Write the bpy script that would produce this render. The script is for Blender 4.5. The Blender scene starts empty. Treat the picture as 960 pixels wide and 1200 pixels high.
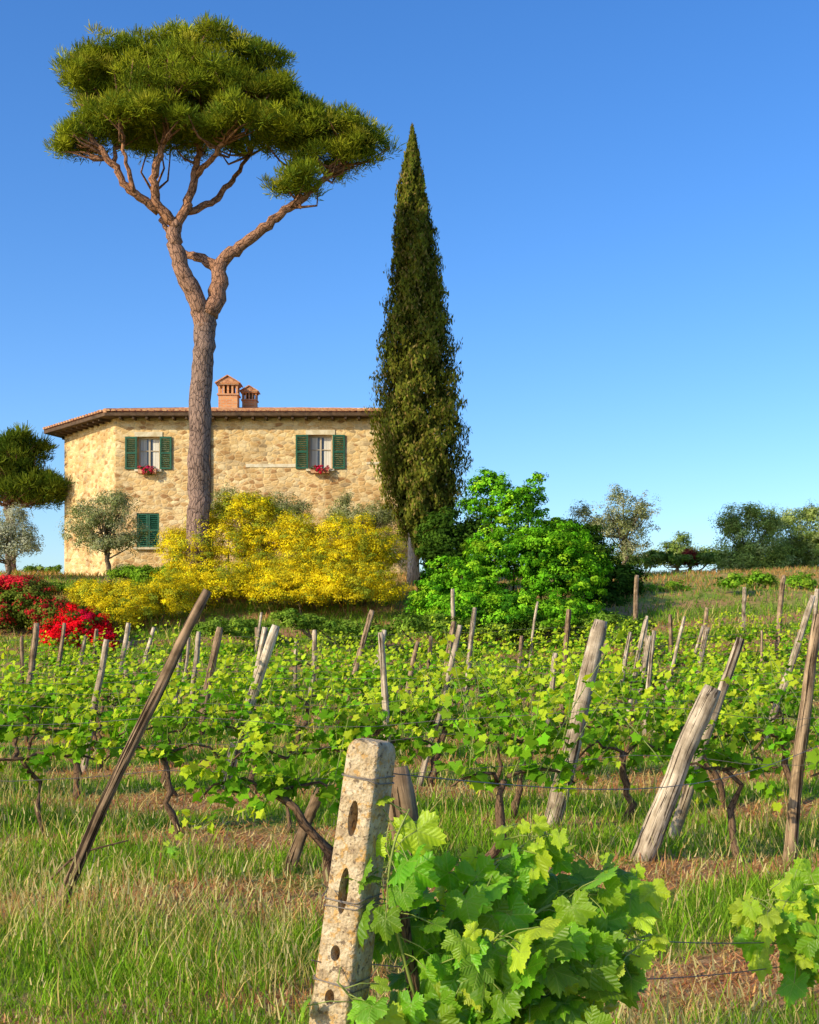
import bpy, math, random, bmesh
import numpy as np
from mathutils import Vector, Matrix
rng = np.random.default_rng(7)
random.seed(7)
scene = bpy.context.scene
F = 1400.0; HY = 750.0; EYE = 1.6

def W(px, py, D):            # bearing/elevation survey -> metres
    return np.array([(px-480.0)*D/F, D, EYE+(HY-py)*D/F])

_gy = [-60,0,8,20,24,30,34,37,42,50,60,75,120,400,1600]
_gz = [-.3,0,0,.05,.15,.6,1.15,1.9,3.2,4.3,4.75,4.5,2,-8,-20]
def gz(x, y):
    x = np.asarray(x, float); y = np.asarray(y, float)
    z = np.interp(y, _gy, _gz)
    n = 0.03*np.sin(x*1.3+y*.7)+0.025*np.sin(x*2.9-y*1.9+1)+0.05*np.sin(x*.35+1.3)*np.sin(y*.41)
    rise = .35*np.clip((x-9)/14,0,1)*np.clip((y-36)/12,0,1)*np.clip((90-y)/25,0,1)
    return z + n*np.clip((y+5)/8, 0, 1) + rise
TILT = 0.28; S0 = 8.0; SP = 2.5

# ------------------------------------------------------------------ mesh builder
class MB:
    def __init__(s):
        s.v=[]; s.c=[]; s.uv=[]; s.loops=[]; s.tot=[]; s.mat=[]; s.n=0
    def inst(s, T, faces, R, pos, scale, col, mat=0):
        T=np.asarray(T,float); N=len(pos); m=len(T)
        scale=np.asarray(scale,float)
        if scale.ndim==1: scale=scale[:,None]*np.ones((1,3))
        V=np.einsum('nij,nmj->nmi', R, T[None]*scale[:,None,:])+np.asarray(pos)[:,None,:]
        s.v.append(V.reshape(-1,3)); s.c.append(np.repeat(np.asarray(col,float),m,axis=0))
        s.uv.append(np.tile(T,(N,1)))
        fl=np.concatenate([np.asarray(f) for f in faces]); ft=np.array([len(f) for f in faces])
        off=s.n+np.arange(N)*m
        s.loops.append((fl[None,:]+off[:,None]).ravel()); s.tot.append(np.tile(ft,N))
        s.mat.append(np.full(N*len(ft),mat)); s.n+=N*m
    def raw(s, V, faces, col=(1,1,1), mat=0, uv=None):
        V=np.asarray(V,float); m=len(V)
        s.v.append(V); s.c.append(np.tile(np.asarray(col,float),(m,1))); s.uv.append(V.copy() if uv is None else uv)
        s.loops.append(np.concatenate([np.asarray(f) for f in faces])+s.n)
        s.tot.append(np.array([len(f) for f in faces])); s.mat.append(np.full(len(faces),mat)); s.n+=m
    def tube(s, path, rad, seg=7, col=(.2,.15,.1), mat=0, rough=0.0, cap=True, ridge=.5):
        path=np.asarray(path,float); n=len(path)
        rad=np.broadcast_to(np.asarray(rad,float),(n,))
        V=[];U=[]
        tg=np.gradient(path,axis=0); tg/=np.linalg.norm(tg,axis=1)[:,None]+1e-9
        up=np.array([0.,1.,0.]) if abs(tg[0][1])<.9 else np.array([1.,0,0])
        rs=1+rough*rng.uniform(-1,1,seg)*ridge
        al=np.concatenate([[0],np.cumsum(np.linalg.norm(np.diff(path,axis=0),axis=1))])+rng.random()*20
        th=np.arange(seg)/seg*2*np.pi
        for i in range(n):
            a=np.cross(tg[i],up); a/=np.linalg.norm(a)+1e-9; b=np.cross(tg[i],a)
            r=rad[i]*(rs+rough*rng.uniform(-1,1,seg)*.6)
            V.append(path[i]+a*(np.cos(th)*r)[:,None]+b*(np.sin(th)*r)[:,None])
            U.append(np.stack([np.cos(th)*rad[i],np.sin(th)*rad[i],al[i]+0*th],1))
        V=np.concatenate(V); f=[]
        for i in range(n-1):
            for j in range(seg):
                k=(j+1)%seg
                f.append([i*seg+j,i*seg+k,(i+1)*seg+k,(i+1)*seg+j])
        if cap:
            f.append(list(range((n-1)*seg,n*seg))); f.append(list(range(seg))[::-1])
        s.raw(V,f,col,mat,np.concatenate(U))
    def box(s, c, d, mat=0, col=(1,1,1), R=None):
        x,y,z=np.array(d)/2.
        V=np.array([[-x,-y,-z],[x,-y,-z],[x,y,-z],[-x,y,-z],[-x,-y,z],[x,-y,z],[x,y,z],[-x,y,z]])
        if R is not None: V=V@np.asarray(R).T
        s.raw(V+np.asarray(c),[[0,3,2,1],[4,5,6,7],[0,1,5,4],[1,2,6,5],[2,3,7,6],[3,0,4,7]],col,mat)
    def build(s, name, mats, smooth=True, parent=None):
        me=bpy.data.meshes.new(name)
        V=np.concatenate(s.v); L=np.concatenate(s.loops); Tt=np.concatenate(s.tot); M=np.concatenate(s.mat)
        me.vertices.add(len(V)); me.vertices.foreach_set('co',V.ravel().astype(np.float32))
        me.loops.add(len(L)); me.loops.foreach_set('vertex_index',L.astype(np.int32))
        me.polygons.add(len(Tt))
        st=np.concatenate([[0],np.cumsum(Tt)[:-1]])
        me.polygons.foreach_set('loop_start',st.astype(np.int32))
        for m in mats: me.materials.append(m)
        me.polygons.foreach_set('material_index',M.astype(np.int32))
        me.polygons.foreach_set('use_smooth',np.full(len(Tt),smooth))
        me.update(calc_edges=True)
        a=me.attributes.new('col','FLOAT_COLOR','POINT')
        C=np.concatenate(s.c); C=np.concatenate([C,np.ones((len(C),1))],1)
        a.data.foreach_set('color',C.ravel().astype(np.float32))
        a=me.attributes.new('luv','FLOAT_VECTOR','POINT')
        a.data.foreach_set('vector',np.concatenate(s.uv).ravel().astype(np.float32))
        ob=bpy.data.objects.new(name,me); scene.collection.objects.link(ob)
        if parent: ob.parent=parent
        return ob

def norm(a): return a/(np.linalg.norm(a,axis=-1,keepdims=True)+1e-9)
def frames(n,t):
    n=norm(n); t=norm(t-(t*n).sum(-1,keepdims=True)*n); x=np.cross(t,n)
    return np.stack([x,t,n],axis=-1)
def rdir(N): return norm(rng.normal(size=(N,3)))
def jit(col,N,amt=.2):
    c=np.asarray(col,float)[None]*np.ones((N,1))
    return np.clip(c*(1+rng.uniform(-amt,amt,(N,1)))*(1+rng.uniform(-amt*.4,amt*.4,(N,3))),0,1)

# ------------------------------------------------------------------ materials
def newmat(name):
    m=bpy.data.materials.new(name); m.use_nodes=True; nt=m.node_tree; nt.nodes.clear()
    return m,nt
def nd(nt,t,**k):
    n=nt.nodes.new(t)
    for a,b in k.items():
        if a=='inp':
            for i,v in b.items(): n.inputs[i].default_value=v
        else: setattr(n,a,b)
    return n
def ramp(nt,fac,stops):
    r=nt.nodes.new('ShaderNodeValToRGB'); e=r.color_ramp.elements
    e[0].position=stops[0][0]; e[0].color=(*stops[0][1],1)
    e[1].position=stops[-1][0]; e[1].color=(*stops[-1][1],1)
    for p,c in stops[1:-1]:
        q=e.new(p); q.color=(*c,1)
    nt.links.new(fac,r.inputs[0]); return r.outputs[0]
def mixc(nt,f,a,b,bt='MIX'):
    m=nt.nodes.new('ShaderNodeMix'); m.data_type='RGBA'; m.blend_type=bt
    for i,v in ((0,f),(6,a),(7,b)):
        if hasattr(v,'links'): nt.links.new(v,m.inputs[i])
        else: m.inputs[i].default_value = v if i==0 else (*v,1)
    return m.outputs[2]
def math_(nt,op,a,b=None,c=None):
    m=nt.nodes.new('ShaderNodeMath'); m.operation=op
    for i,v in enumerate((a,b,c)):
        if v is None: continue
        if hasattr(v,'links'): nt.links.new(v,m.inputs[i])
        else: m.inputs[i].default_value=v
    return m.outputs[0]
def noise(nt,vec,scale,detail=4,rough=.55,out=0):
    n=nd(nt,'ShaderNodeTexNoise',inp={'Scale':scale,'Detail':detail,'Roughness':rough})
    if vec is not None: nt.links.new(vec,n.inputs['Vector'])
    return n.outputs[out]
def mapping(nt,vec,sc,rot=(0,0,0)):
    m=nd(nt,'ShaderNodeMapping'); m.inputs['Scale'].default_value=sc; m.inputs['Rotation'].default_value=rot
    nt.links.new(vec,m.inputs[0]); return m.outputs[0]
def objco(nt): return nt.nodes.new('ShaderNodeTexCoord').outputs['Object']
def luv(nt): return nd(nt,'ShaderNodeAttribute',attribute_name='luv').outputs['Vector']
def finish(nt,col,rough=.8,bump=None,bs=.5,bd=.02,spec=.3):
    p=nd(nt,'ShaderNodeBsdfPrincipled'); o=nd(nt,'ShaderNodeOutputMaterial')
    if hasattr(col,'links'): nt.links.new(col,p.inputs['Base Color'])
    else: p.inputs['Base Color'].default_value=(*col,1)
    p.inputs['Roughness'].default_value=rough; p.inputs['Specular IOR Level'].default_value=spec
    if bump is not None:
        b=nd(nt,'ShaderNodeBump',inp={'Strength':bs,'Distance':bd}); nt.links.new(bump,b.inputs['Height'])
        nt.links.new(b.outputs[0],p.inputs['Normal'])
    nt.links.new(p.outputs[0],o.inputs[0]); return p

def fastleaf(name,trans=.35,tint=(1.15,1.25,.5)):
    m,nt=newmat(name)
    col=nd(nt,'ShaderNodeAttribute',attribute_name='col').outputs['Color']
    d=nd(nt,'ShaderNodeBsdfDiffuse'); nt.links.new(col,d.inputs[0])
    t=nd(nt,'ShaderNodeBsdfTranslucent'); nt.links.new(mixc(nt,1.,col,tint,'MULTIPLY'),t.inputs[0])
    x=nd(nt,'ShaderNodeMixShader',inp={0:trans}); nt.links.new(d.outputs[0],x.inputs[1]); nt.links.new(t.outputs[0],x.inputs[2])
    o=nd(nt,'ShaderNodeOutputMaterial'); nt.links.new(x.outputs[0],o.inputs[0])
    return m
def leafmat(name,trans=.35,tint=(1.15,1.25,.5),rough=.5,spec=.3,nscale=3.):
    m,nt=newmat(name)
    at=nd(nt,'ShaderNodeAttribute',attribute_name='col'); col=at.outputs['Color']
    nz=noise(nt,objco(nt),nscale,2)
    col=mixc(nt,1.0,col,ramp(nt,nz,[(.3,(.8,.84,.8)),(.7,(1.2,1.16,1.1))]),'MULTIPLY')
    uv=luv(nt)
    sx=nd(nt,'ShaderNodeSeparateXYZ'); nt.links.new(uv,sx.inputs[0])
    X,Y=sx.outputs[0],sx.outputs[1]
    ang=math_(nt,'ARCTAN2',X,Y)
    r=math_(nt,'SQRT',math_(nt,'ADD',math_(nt,'MULTIPLY',X,X),math_(nt,'MULTIPLY',Y,Y)))
    dv=math_(nt,'MULTIPLY',math_(nt,'PINGPONG',ang,.525),r)
    v1=math_(nt,'LESS_THAN',dv,.014)
    sec=math_(nt,'PINGPONG',math_(nt,'SUBTRACT',r,math_(nt,'MULTIPLY',dv,.9)),.075)
    v2=math_(nt,'MULTIPLY',math_(nt,'LESS_THAN',sec,.007),.5)
    vv=math_(nt,'MAXIMUM',v1,v2)
    col=mixc(nt,math_(nt,'MULTIPLY',vv,.5),col,(.36,.46,.10))
    edge=ramp(nt,r,[(.6,(1,1,1)),(1.05,(1.35,1.25,1.))]); col=mixc(nt,1.,col,edge,'MULTIPLY')
    bump=math_(nt,'ADD',math_(nt,'MULTIPLY',vv,-1.),math_(nt,'MULTIPLY',sec,8.))
    p=nd(nt,'ShaderNodeBsdfPrincipled',inp={'Roughness':rough,'Specular IOR Level':spec})
    nt.links.new(col,p.inputs['Base Color'])
    b=nd(nt,'ShaderNodeBump',inp={'Strength':.45,'Distance':.005}); nt.links.new(bump,b.inputs['Height']); nt.links.new(b.outputs[0],p.inputs['Normal'])
    t=nd(nt,'ShaderNodeBsdfTranslucent'); nt.links.new(mixc(nt,1.,col,tint,'MULTIPLY'),t.inputs[0])
    x=nd(nt,'ShaderNodeMixShader',inp={0:trans}); nt.links.new(p.outputs[0],x.inputs[1]); nt.links.new(t.outputs[0],x.inputs[2])
    o=nd(nt,'ShaderNodeOutputMaterial'); nt.links.new(x.outputs[0],o.inputs[0])
    return m
M_leaf=leafmat('vine_leaf',.45,(1.6,1.5,.35),.42,.4,nscale=9.)
M_leafs=fastleaf('vine_leaf_small',.42,(1.6,1.45,.35))
M_fol=fastleaf('foliage',.28,(1.2,1.25,.5))
M_grass=fastleaf('grass_blades',.4,(1.3,1.25,.5))
M_flow=fastleaf('flowers',.3,(1.2,1.1,.6))

def barkmat(name,dark,light,sc=6.,stretch=.25,bd=.04,attr=False):
    m,nt=newmat(name); base=luv(nt); wob=noise(nt,base,sc*.6,3,.6,out=1)
    cw=nd(nt,'ShaderNodeVectorMath',operation='MULTIPLY_ADD'); nt.links.new(wob,cw.inputs[0]); cw.inputs[1].default_value=(.5/sc,.5/sc,1.2/sc); nt.links.new(base,cw.inputs[2])
    co=mapping(nt,cw.outputs[0],(1,1,stretch))
    n1=noise(nt,co,sc*1.5,6,.7); v=nd(nt,'ShaderNodeTexVoronoi',feature='DISTANCE_TO_EDGE',inp={'Scale':sc}); nt.links.new(co,v.inputs['Vector'])
    crack=ramp(nt,v.outputs['Distance'],[(.0,(0,0,0)),(.12,(1,1,1))])
    h=math_(nt,'ADD',math_(nt,'MULTIPLY',n1,.75),math_(nt,'MULTIPLY',crack,.25))
    col=ramp(nt,h,[(.32,dark),(.62,light),(.85,tuple(np.array(light)*1.35))])
    if attr:
        at=nd(nt,'ShaderNodeAttribute',attribute_name='col'); col=mixc(nt,1.,col,at.outputs['Color'],'MULTIPLY')
    finish(nt,col,.9,h,1.,bd,.12); return m
M_pinebark=barkmat('pine_bark',(.05,.035,.032),(.30,.215,.175),9.,.4,.06,attr=True)
M_bark=barkmat('bark',(.05,.035,.025),(.2,.15,.1),14.,.2,.03)
M_vinebark=barkmat('vine_bark',(.035,.02,.012),(.18,.11,.065),45.,.25,.010)
def woodmat(name,dark,light,crk):
    m,nt=newmat(name); oc=luv(nt)
    oi=nt.nodes.new('ShaderNodeObjectInfo')
    co=mapping(nt,oc,(34,34,1.5))
    n1=noise(nt,co,1.,6,.7); n2=noise(nt,oc,6.,4,.6)
    n3=noise(nt,mapping(nt,oc,(60,60,1.1)),1.,3,.55)
    c=ramp(nt,n1,[(.34,dark),(.47,tuple(.5*(np.array(dark)+np.array(light)))),(.6,light)])
    cr=ramp(nt,n3,[(.37,(0,0,0)),(.43,(1,1,1))])
    c=mixc(nt,cr,crk,c)
    c=mixc(nt,1.,c,ramp(nt,n2,[(.35,(.5,.45,.4)),(.58,(1.15,1.1,1.05))]),'MULTIPLY')
    c=mixc(nt,1.,c,ramp(nt,oi.outputs['Random'],[(0,(.75,.72,.7)),(1,(1.1,1.1,1.1))]),'MULTIPLY')
    h=math_(nt,'ADD',math_(nt,'MULTIPLY',n1,.6),math_(nt,'MULTIPLY',cr,.8))
    finish(nt,c,.9,h,1.,.012,.1); return m
M_woodpale=woodmat('weathered_wood',(.22,.17,.12),(.66,.57,.45),(.07,.05,.035))
M_woodbrown=woodmat('brown_wood',(.11,.075,.05),(.44,.32,.21),(.04,.027,.018))

# ground
m,nt=newmat('ground'); M_ground=m
co=objco(nt); sx=nd(nt,'ShaderNodeSeparateXYZ'); nt.links.new(co,sx.inputs[0])
nb=noise(nt,co,.45,4,.6); nf=noise(nt,co,9.,6,.75); nm=noise(nt,co,1.7,4,.6)
s=math_(nt,'SUBTRACT',sx.outputs[1],math_(nt,'MULTIPLY',sx.outputs[0],TILT))
row=math_(nt,'PINGPONG',math_(nt,'SUBTRACT',s,S0-.35),SP/2)
row=math_(nt,'ADD',row,math_(nt,'MULTIPLY',math_(nt,'SUBTRACT',nm,.5),1.6))
dry=ramp(nt,row,[(.35,(1,1,1)),(.7,(0,0,0))])
green=ramp(nt,nf,[(.3,(.09,.13,.02)),(.5,(.18,.26,.035)),(.7,(.34,.34,.09))])
brown=ramp(nt,nf,[(.3,(.16,.07,.035)),(.5,(.40,.21,.10)),(.7,(.60,.40,.20))])
c=mixc(nt,dry,green,brown)
mr=nd(nt,'ShaderNodeMapRange',inp={1:42.,2:48.}); nt.links.new(math_(nt,'ADD',sx.outputs[1],math_(nt,'MULTIPLY',nb,8.)),mr.inputs[0])
slope=ramp(nt,nm,[(.35,(.18,.25,.05)),(.5,(.32,.28,.08)),(.65,(.48,.30,.12))])
c=mixc(nt,mr.outputs[0],c,slope)
finish(nt,c,.95,math_(nt,'ADD',nf,nm),.8,.08,.1)

# ------------------------------------------------------------------ world, sun, camera
world=bpy.data.worlds.new('World'); scene.world=world; world.use_nodes=True
wn=world.node_tree; wn.nodes.clear()
EL=26.0; tx,ty=.78,.63
az=math.atan2(-tx,-ty)
sky=wn.nodes.new('ShaderNodeTexSky'); sky.sky_type='NISHITA'; sky.sun_disc=False
sky.sun_elevation=math.radians(EL); sky.sun_rotation=az%(2*math.pi)
sky.air_density=1.0; sky.dust_density=1.1; sky.ozone_density=4.5; sky.altitude=0
hs=wn.nodes.new('ShaderNodeHueSaturation'); hs.inputs['Hue'].default_value=.508; hs.inputs['Saturation'].default_value=1.22; hs.inputs['Value'].default_value=1.55
bg=wn.nodes.new('ShaderNodeBackground'); bg.inputs[1].default_value=.15
wo=wn.nodes.new('ShaderNodeOutputWorld')
wn.links.new(sky.outputs[0],hs.inputs['Color']); wn.links.new(hs.outputs[0],bg.inputs[0]); wn.links.new(bg.outputs[0],wo.inputs[0])
sl=bpy.data.lights.new('sun','SUN'); sl.energy=5.0; sl.angle=math.radians(.5); sl.color=(1,.87,.58)
so=bpy.data.objects.new('sun',sl); scene.collection.objects.link(so)
ce=math.cos(math.radians(EL)); so.rotation_euler=Vector((tx*ce,ty*ce,-math.sin(math.radians(EL)))).to_track_quat('-Z','Y').to_euler()
so.location=(-20,-20,20)
cam=bpy.data.cameras.new('camera'); cam.sensor_width=36; cam.lens=F/1200*36; cam.shift_y=(HY-600)/1200
cam.clip_end=3000; cam.clip_start=.05
cobj=bpy.data.objects.new('camera',cam); scene.collection.objects.link(cobj); cobj.location=(0,0,EYE); cobj.rotation_euler=(math.pi/2,0,0)
scene.camera=cobj
scene.view_settings.view_transform='Standard'; scene.view_settings.look='None'; scene.view_settings.exposure=0

# ------------------------------------------------------------------ terrain
ys=np.concatenate([np.arange(-20,16,.25),np.arange(16,62,.5),np.arange(62,120,3),np.linspace(120,1500,30)])
t=np.linspace(-1,1,161); xs=np.sinh(t*5.2)/np.sinh(5.2)*900
X,Y=np.meshgrid(xs,ys); Z=gz(X,Y)
V=np.stack([X,Y,Z],-1).reshape(-1,3); nx=len(xs); ny=len(ys)
i,j=np.meshgrid(np.arange(ny-1),np.arange(nx-1),indexing='ij'); a=(i*nx+j).ravel()
fc=np.stack([a,a+1,a+nx+1,a+nx],1)
mb=MB(); mb.v.append(V); mb.c.append(np.ones((len(V),3))); mb.uv.append(V*0); mb.loops.append(fc.ravel()); mb.tot.append(np.full(len(fc),4)); mb.mat.append(np.zeros(len(fc),int)); mb.n=len(V)
mb.build('ground',[M_ground])

# ------------------------------------------------------------------ grass
def patch(x,y):
    return (np.sin(x*1.1+y*.6)+np.sin(x*.5-y*1.3+2)+np.sin(x*2.3+y*1.9+.7)*.6+np.sin(x*4.1-y*3.7)*.4)/3
N=240000
D=3.2*(40/3.2)**rng.random(N); Xg=rng.uniform(-1,1,N)*(0.38*D+1.5)
def dryf(x,y):
    sv=y-TILT*x-S0+.35; pp=np.abs(((sv+SP/2)%SP)-SP/2)
    return np.clip(1-(pp+patch(x,y)*.7-.34)/.35,0,1)
dryness=dryf(Xg,D)
keep=rng.random(N)>dryness*.72; Xg,D,dryness=Xg[keep],D[keep],dryness[keep]; N=len(D)
tp=np.clip(patch(Xg*.9-2,D*1.1+1)+.1,0,.6)
tall=(rng.random(N)<.06+.35*tp)
h=rng.uniform(.035,.11,N)*(1-.6*dryness)+tall*rng.uniform(.05,.20,N)*(1-.3*dryness)
h*=(1+.7*np.clip(patch(Xg*1.7+3,D*1.7),-.6,1))*(1+D/40)
w=.0017*(1+D/5.)*rng.uniform(.6,1.3,N)
gp=np.clip(patch(Xg*.8+5,D*.9)*1.2,0,.5)
straw=rng.random(N)<(.07+.65*dryness+.25*tall+gp*.5)
cg=jit((.25,.43,.03),N,.3); dk=rng.random(N)<.3; cg[dk]*=.6
cy=jit((.62,.50,.19),N,.25); cr=jit((.50,.24,.11),N,.25)
q=(rng.random(N)<.6)&(dryness>.4); cy[q]=cr[q]
C=np.where(straw[:,None],cy,cg)
T=np.array([[-1,0,0],[1,0,0],[.7,.12,.55],[-.7,.12,.55],[0,.5,1.]])
def blades(mb,Xg,D,w,h,C,ls=.28,up=1.):
    N=len(D); ang=rng.uniform(0,2*np.pi,N); ax=np.stack([np.cos(ang),np.sin(ang),0*ang],1); lean=rng.normal(size=(N,3))*ls; lean[:,2]=up
    R=np.stack([ax,np.stack([-ax[:,1],ax[:,0],0*ang],1),norm(lean)],-1)
    pos=np.stack([Xg,D,gz(Xg,D)-.005],1)
    mb.inst(T,[[0,1,2,3],[3,2,4]],R,pos,np.stack([w,h,h],1),C); return R,pos
mb=MB(); R,pos=blades(mb,Xg,D,w,h,C)
k=np.where(tall&(D<12)&(rng.random(N)<.4))[0][:7000]
tip=pos[k]+R[k,:,2]*h[k][:,None]+R[k,:,1]*(h[k]*.5)[:,None]
mb.inst([[-1,0,-1],[1,0,-1],[.5,0,1],[-.5,0,1]],[[0,1,2,3]],R[k],tip,np.stack([w[k]*1.1,w[k],h[k]*.09],1),jit((.6,.5,.24),len(k)))
N=150000; D=3.2*(26/3.2)**rng.random(N); Xg=rng.uniform(-1,1,N)*(0.38*D+1.2); dr=dryf(Xg,D); kk=rng.random(N)<dr*.9
Xg,D=Xg[kk],D[kk]; N=len(D); lc=jit((.60,.36,.16),N,.35); a_=rng.random(N); lc[a_<.35]=jit((.42,.18,.08),int((a_<.35).sum()),.3); lc[a_>.8]=jit((.70,.56,.28),int((a_>.8).sum()),.2)
blades(mb,Xg,D,.0022*(1+D/5)*rng.uniform(.6,1.4,N),rng.uniform(.03,.09,N)*(1+D/25),lc,ls=1.2,up=.55)
N=50000; D=rng.uniform(33,64,N); Xg=rng.uniform(-1,1,N)*(0.40*D+3)
h=rng.uniform(.08,.26,N); w=.02*rng.uniform(.6,1.3,N)
pt=patch(Xg*.3,D*.4)+rng.normal(size=N)*.4+np.where((D>41),-.25,.3)
C=np.where((pt>0)[:,None],jit((.20,.33,.04),N,.3),jit((.52,.31,.12),N,.3))
blades(mb,Xg,D,w,h,C)
mb.build('grass',[M_grass],smooth=False)

# ------------------------------------------------------------------ generic crowns
QUAD=np.array([[0,-.5,0],[.5,0,.08],[0,.6,0],[-.5,0,.08]]); QF=[[0,1,2,3]]
def sample_clumps(lobes,n,low=-.3,shell=(.55,1.)):
    vol=np.array([l[3]*l[4]+l[4]*l[5]+l[3]*l[5] for l in lobes]); p=vol/vol.sum()
    idx=rng.choice(len(lobes),n*3,p=p); d=rdir(n*3); ok=d[:,2]>low; idx=idx[ok][:n]; d=d[ok][:n]
    L=np.array([l[:6] for l in lobes])[idx]
    u=rng.uniform(shell[0],shell[1],len(d))[:,None]
    return L[:,:3]+L[:,3:6]*d*u, d
def crown(mb,lobes,n,per,rc,size,cols,low=-.3,shell=(.55,1.),aspect=(1,1,1),flat=.75,mat=0,upbias=.3,tonevar=.3,T=QUAD,TF=QF,radial=False,csq=.7):
    c,d=sample_clumps(lobes,n,low,shell); n=len(c)
    pick=rng.choice(len(cols),n,p=np.array([q[1] for q in cols])/sum(q[1] for q in cols))
    base=np.array([q[0] for q in cols])[pick]*(1+rng.uniform(-tonevar,tonevar,(n,1)))
    N=n*per; ci=np.repeat(np.arange(n),per)
    dd=rdir(N); dd[:,2]=np.abs(dd[:,2])*np.sign(rng.random(N)-.25)
    rr=rc*(rng.uniform(.6,1.4,n)[ci])*rng.random(N)**.45
    pos=c[ci]+dd*rr[:,None]*np.array([1,1,csq])
    nn=norm(dd*.8+d[ci]*flat+rdir(N)*.7+np.array([0,0,upbias]))
    tt=rdir(N)
    if radial: tt=norm(dd+np.array([0,0,.6])+rdir(N)*.4); nn=np.cross(tt,rdir(N))
    C=np.clip(base[ci]*(1+rng.uniform(-.28,.28,(N,1))),0,1)
    sz=size*rng.uniform(.6,1.35,N)
    mb.inst(T,TF,frames(nn,tt),pos,sz[:,None]*np.array([aspect]),C,mat)
    return c
def L(px,py,D,rx,rz,ry=None):
    p=W(px,py,D); k=D/F
    return (p[0],p[1],p[2],rx*k,(ry if ry else rx)*k,rz*k)

# ------------------------------------------------------------------ umbrella pine
NEED=np.array([[-.5,0,0],[.5,0,0],[.25,1,.0],[-.25,1,0]])
def sublobes(lobes,n,f=.3):
    out=[]
    for _ in range(n):
        l=lobes[rng.integers(len(lobes))]; d=rdir(1)[0]; d[2]=abs(d[2])*.9-.15; s_=rng.uniform(.7,1.3)*f
        r=min(l[3],1.6)*s_+.25
        out.append((l[0]+d[0]*l[3],l[1]+d[1]*l[4],l[2]+d[2]*l[5],r,r,r*.75))
    return out
def pine(name,D,branches,lobes,n,per,cols,rc=.34,size=.17,nsub=60):
    mb=MB(); pts=[]
    for br in branches:
        P=np.array([W(b[0],b[1],D)+np.array([0,b[3],0]) for b in br]); r=np.array([b[2] for b in br])*D/F
        tt=np.linspace(0,len(P)-1,(len(P)-1)*6+1); Q=np.stack([np.interp(tt,np.arange(len(P)),P[:,k]) for k in range(3)],1)
        for _ in range(4): Q[1:-1]=.25*Q[:-2]+.5*Q[1:-1]+.25*Q[2:]
        Q[1:-1]+=rng.normal(size=Q[1:-1].shape)*.03
        rr=np.interp(tt,np.arange(len(P)),r)*(1+rng.normal(size=len(tt))*.04)
        f=np.clip((Q[:,2]-12)/4,0,1).mean()
        tone=np.array([.95,.88,.85])*(1-f)+np.array([1.35,.92,.62])*f
        mb.tube(Q,rr,16,tone,0,.06,ridge=.3); pts.append(Q)
    allp=np.concatenate(pts[1:]) if len(pts)>1 else pts[0]
    n1=int(n*.66)
    c=crown(mb,lobes,n1,per,rc,size,cols,low=-.3,shell=(.5,1.),aspect=(.14,1,1),mat=1,T=NEED,TF=QF,radial=True,tonevar=.4,csq=.6)
    crown(mb,sublobes(lobes,nsub),n-n1,per,rc*.8,size,cols,low=-.25,shell=(.3,1.),aspect=(.14,1,1),mat=1,T=NEED,TF=QF,radial=True,tonevar=.4,csq=.6)
    for k in rng.choice(len(c),min(260,len(c)),replace=False):
        q=c[k]; dist=np.linalg.norm(allp-q,axis=1)+np.clip(allp[:,2]-q[2]+.5,0,9)*3
        a=allp[dist.argmin()]; mid=(a+q)/2+rng.normal(size=3)*.15-np.array([0,0,.15])
        Q=np.array([a,(a+mid)/2,mid,(mid+q)/2,q]); mb.tube(Q,[.05,.045,.035,.025,.012],5,(1.1,.78,.56),0)
    return mb.build(name,[M_pinebark,M_fol])
br=[
 [(230,715,16,0),(232,640,13.5,0),(233,560,12.8,0),(235,450,12.5,0),(240,395,12.5,0),(244,360,12,0)],
 [(242,385,12,0),(232,355,10.5,-.1),(214,318,9.5,-.3),(207,285,8.5,-.3),(208,265,7,-.3)],
 [(244,370,12,0),(258,335,10,.2),(254,305,8,.3),(285,282,6,.3),(318,257,5.5,.2),(350,236,4.5,0),(388,205,3,0),(405,185,2,0)],
 [(254,310,7,.3),(230,296,5.5,.5),(208,288,4,.8),(190,262,3.5,1.2),(178,235,3,1.6),(165,200,2,2)],
 [(208,268,6.5,-.3),(188,248,5.5,-.6),(186,215,4.5,-.8),(200,175,3.5,-.8),(205,130,2,-.8)],
 [(190,255,5,-.5),(160,236,4.5,-1),(143,208,3.8,-1.2),(118,180,3,-1.4),(108,165,2,-1.4)],
 [(209,268,6,-.3),(224,230,5,0),(229,190,4,.3),(234,150,3,.3),(238,120,2,.3)],
 [(218,248,4.5,0),(245,232,4,.6),(262,200,3.2,1.2),(285,160,2,1.6)],
 [(226,205,4,.3),(252,190,3,-.4),(275,165,2,-.8),(290,145,1.5,-.8)],
 [(350,236,3.5,0),(345,205,2.5,.8),(340,185,2,1)],
 [(145,212,3,-1.2),(140,180,2.2,-.6),(138,150,1.5,-.2)],
 [(165,238,3,-1),(155,195,2,-1.4),(155,150,1.5,-1.4)],
]
D0=40
lob=[L(225,120,D0,96,46),L(138,103,D0,54,34),L(302,120,D0,52,40),L(185,80,D0,68,27),L(250,78,D0,76,25),L(108,86,D0,24,15),
     L(170,145,D0-1.2,60,27),L(100,168,D0-1,33,24),L(84,176,D0-.5,17,17),L(240,145,D0+1.5,84,32),L(325,135,D0,30,38),L(150,128,D0+1,54,34),
     L(285,155,D0-.8,52,26),L(200,162,D0,62,22),L(115,120,D0,40,28),
     L(395,164,D0,60,28),L(350,163,D0+.5,40,33),L(432,177,D0,30,17),L(345,222,D0-.3,30,16),L(385,190,D0,46,22)]
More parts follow.
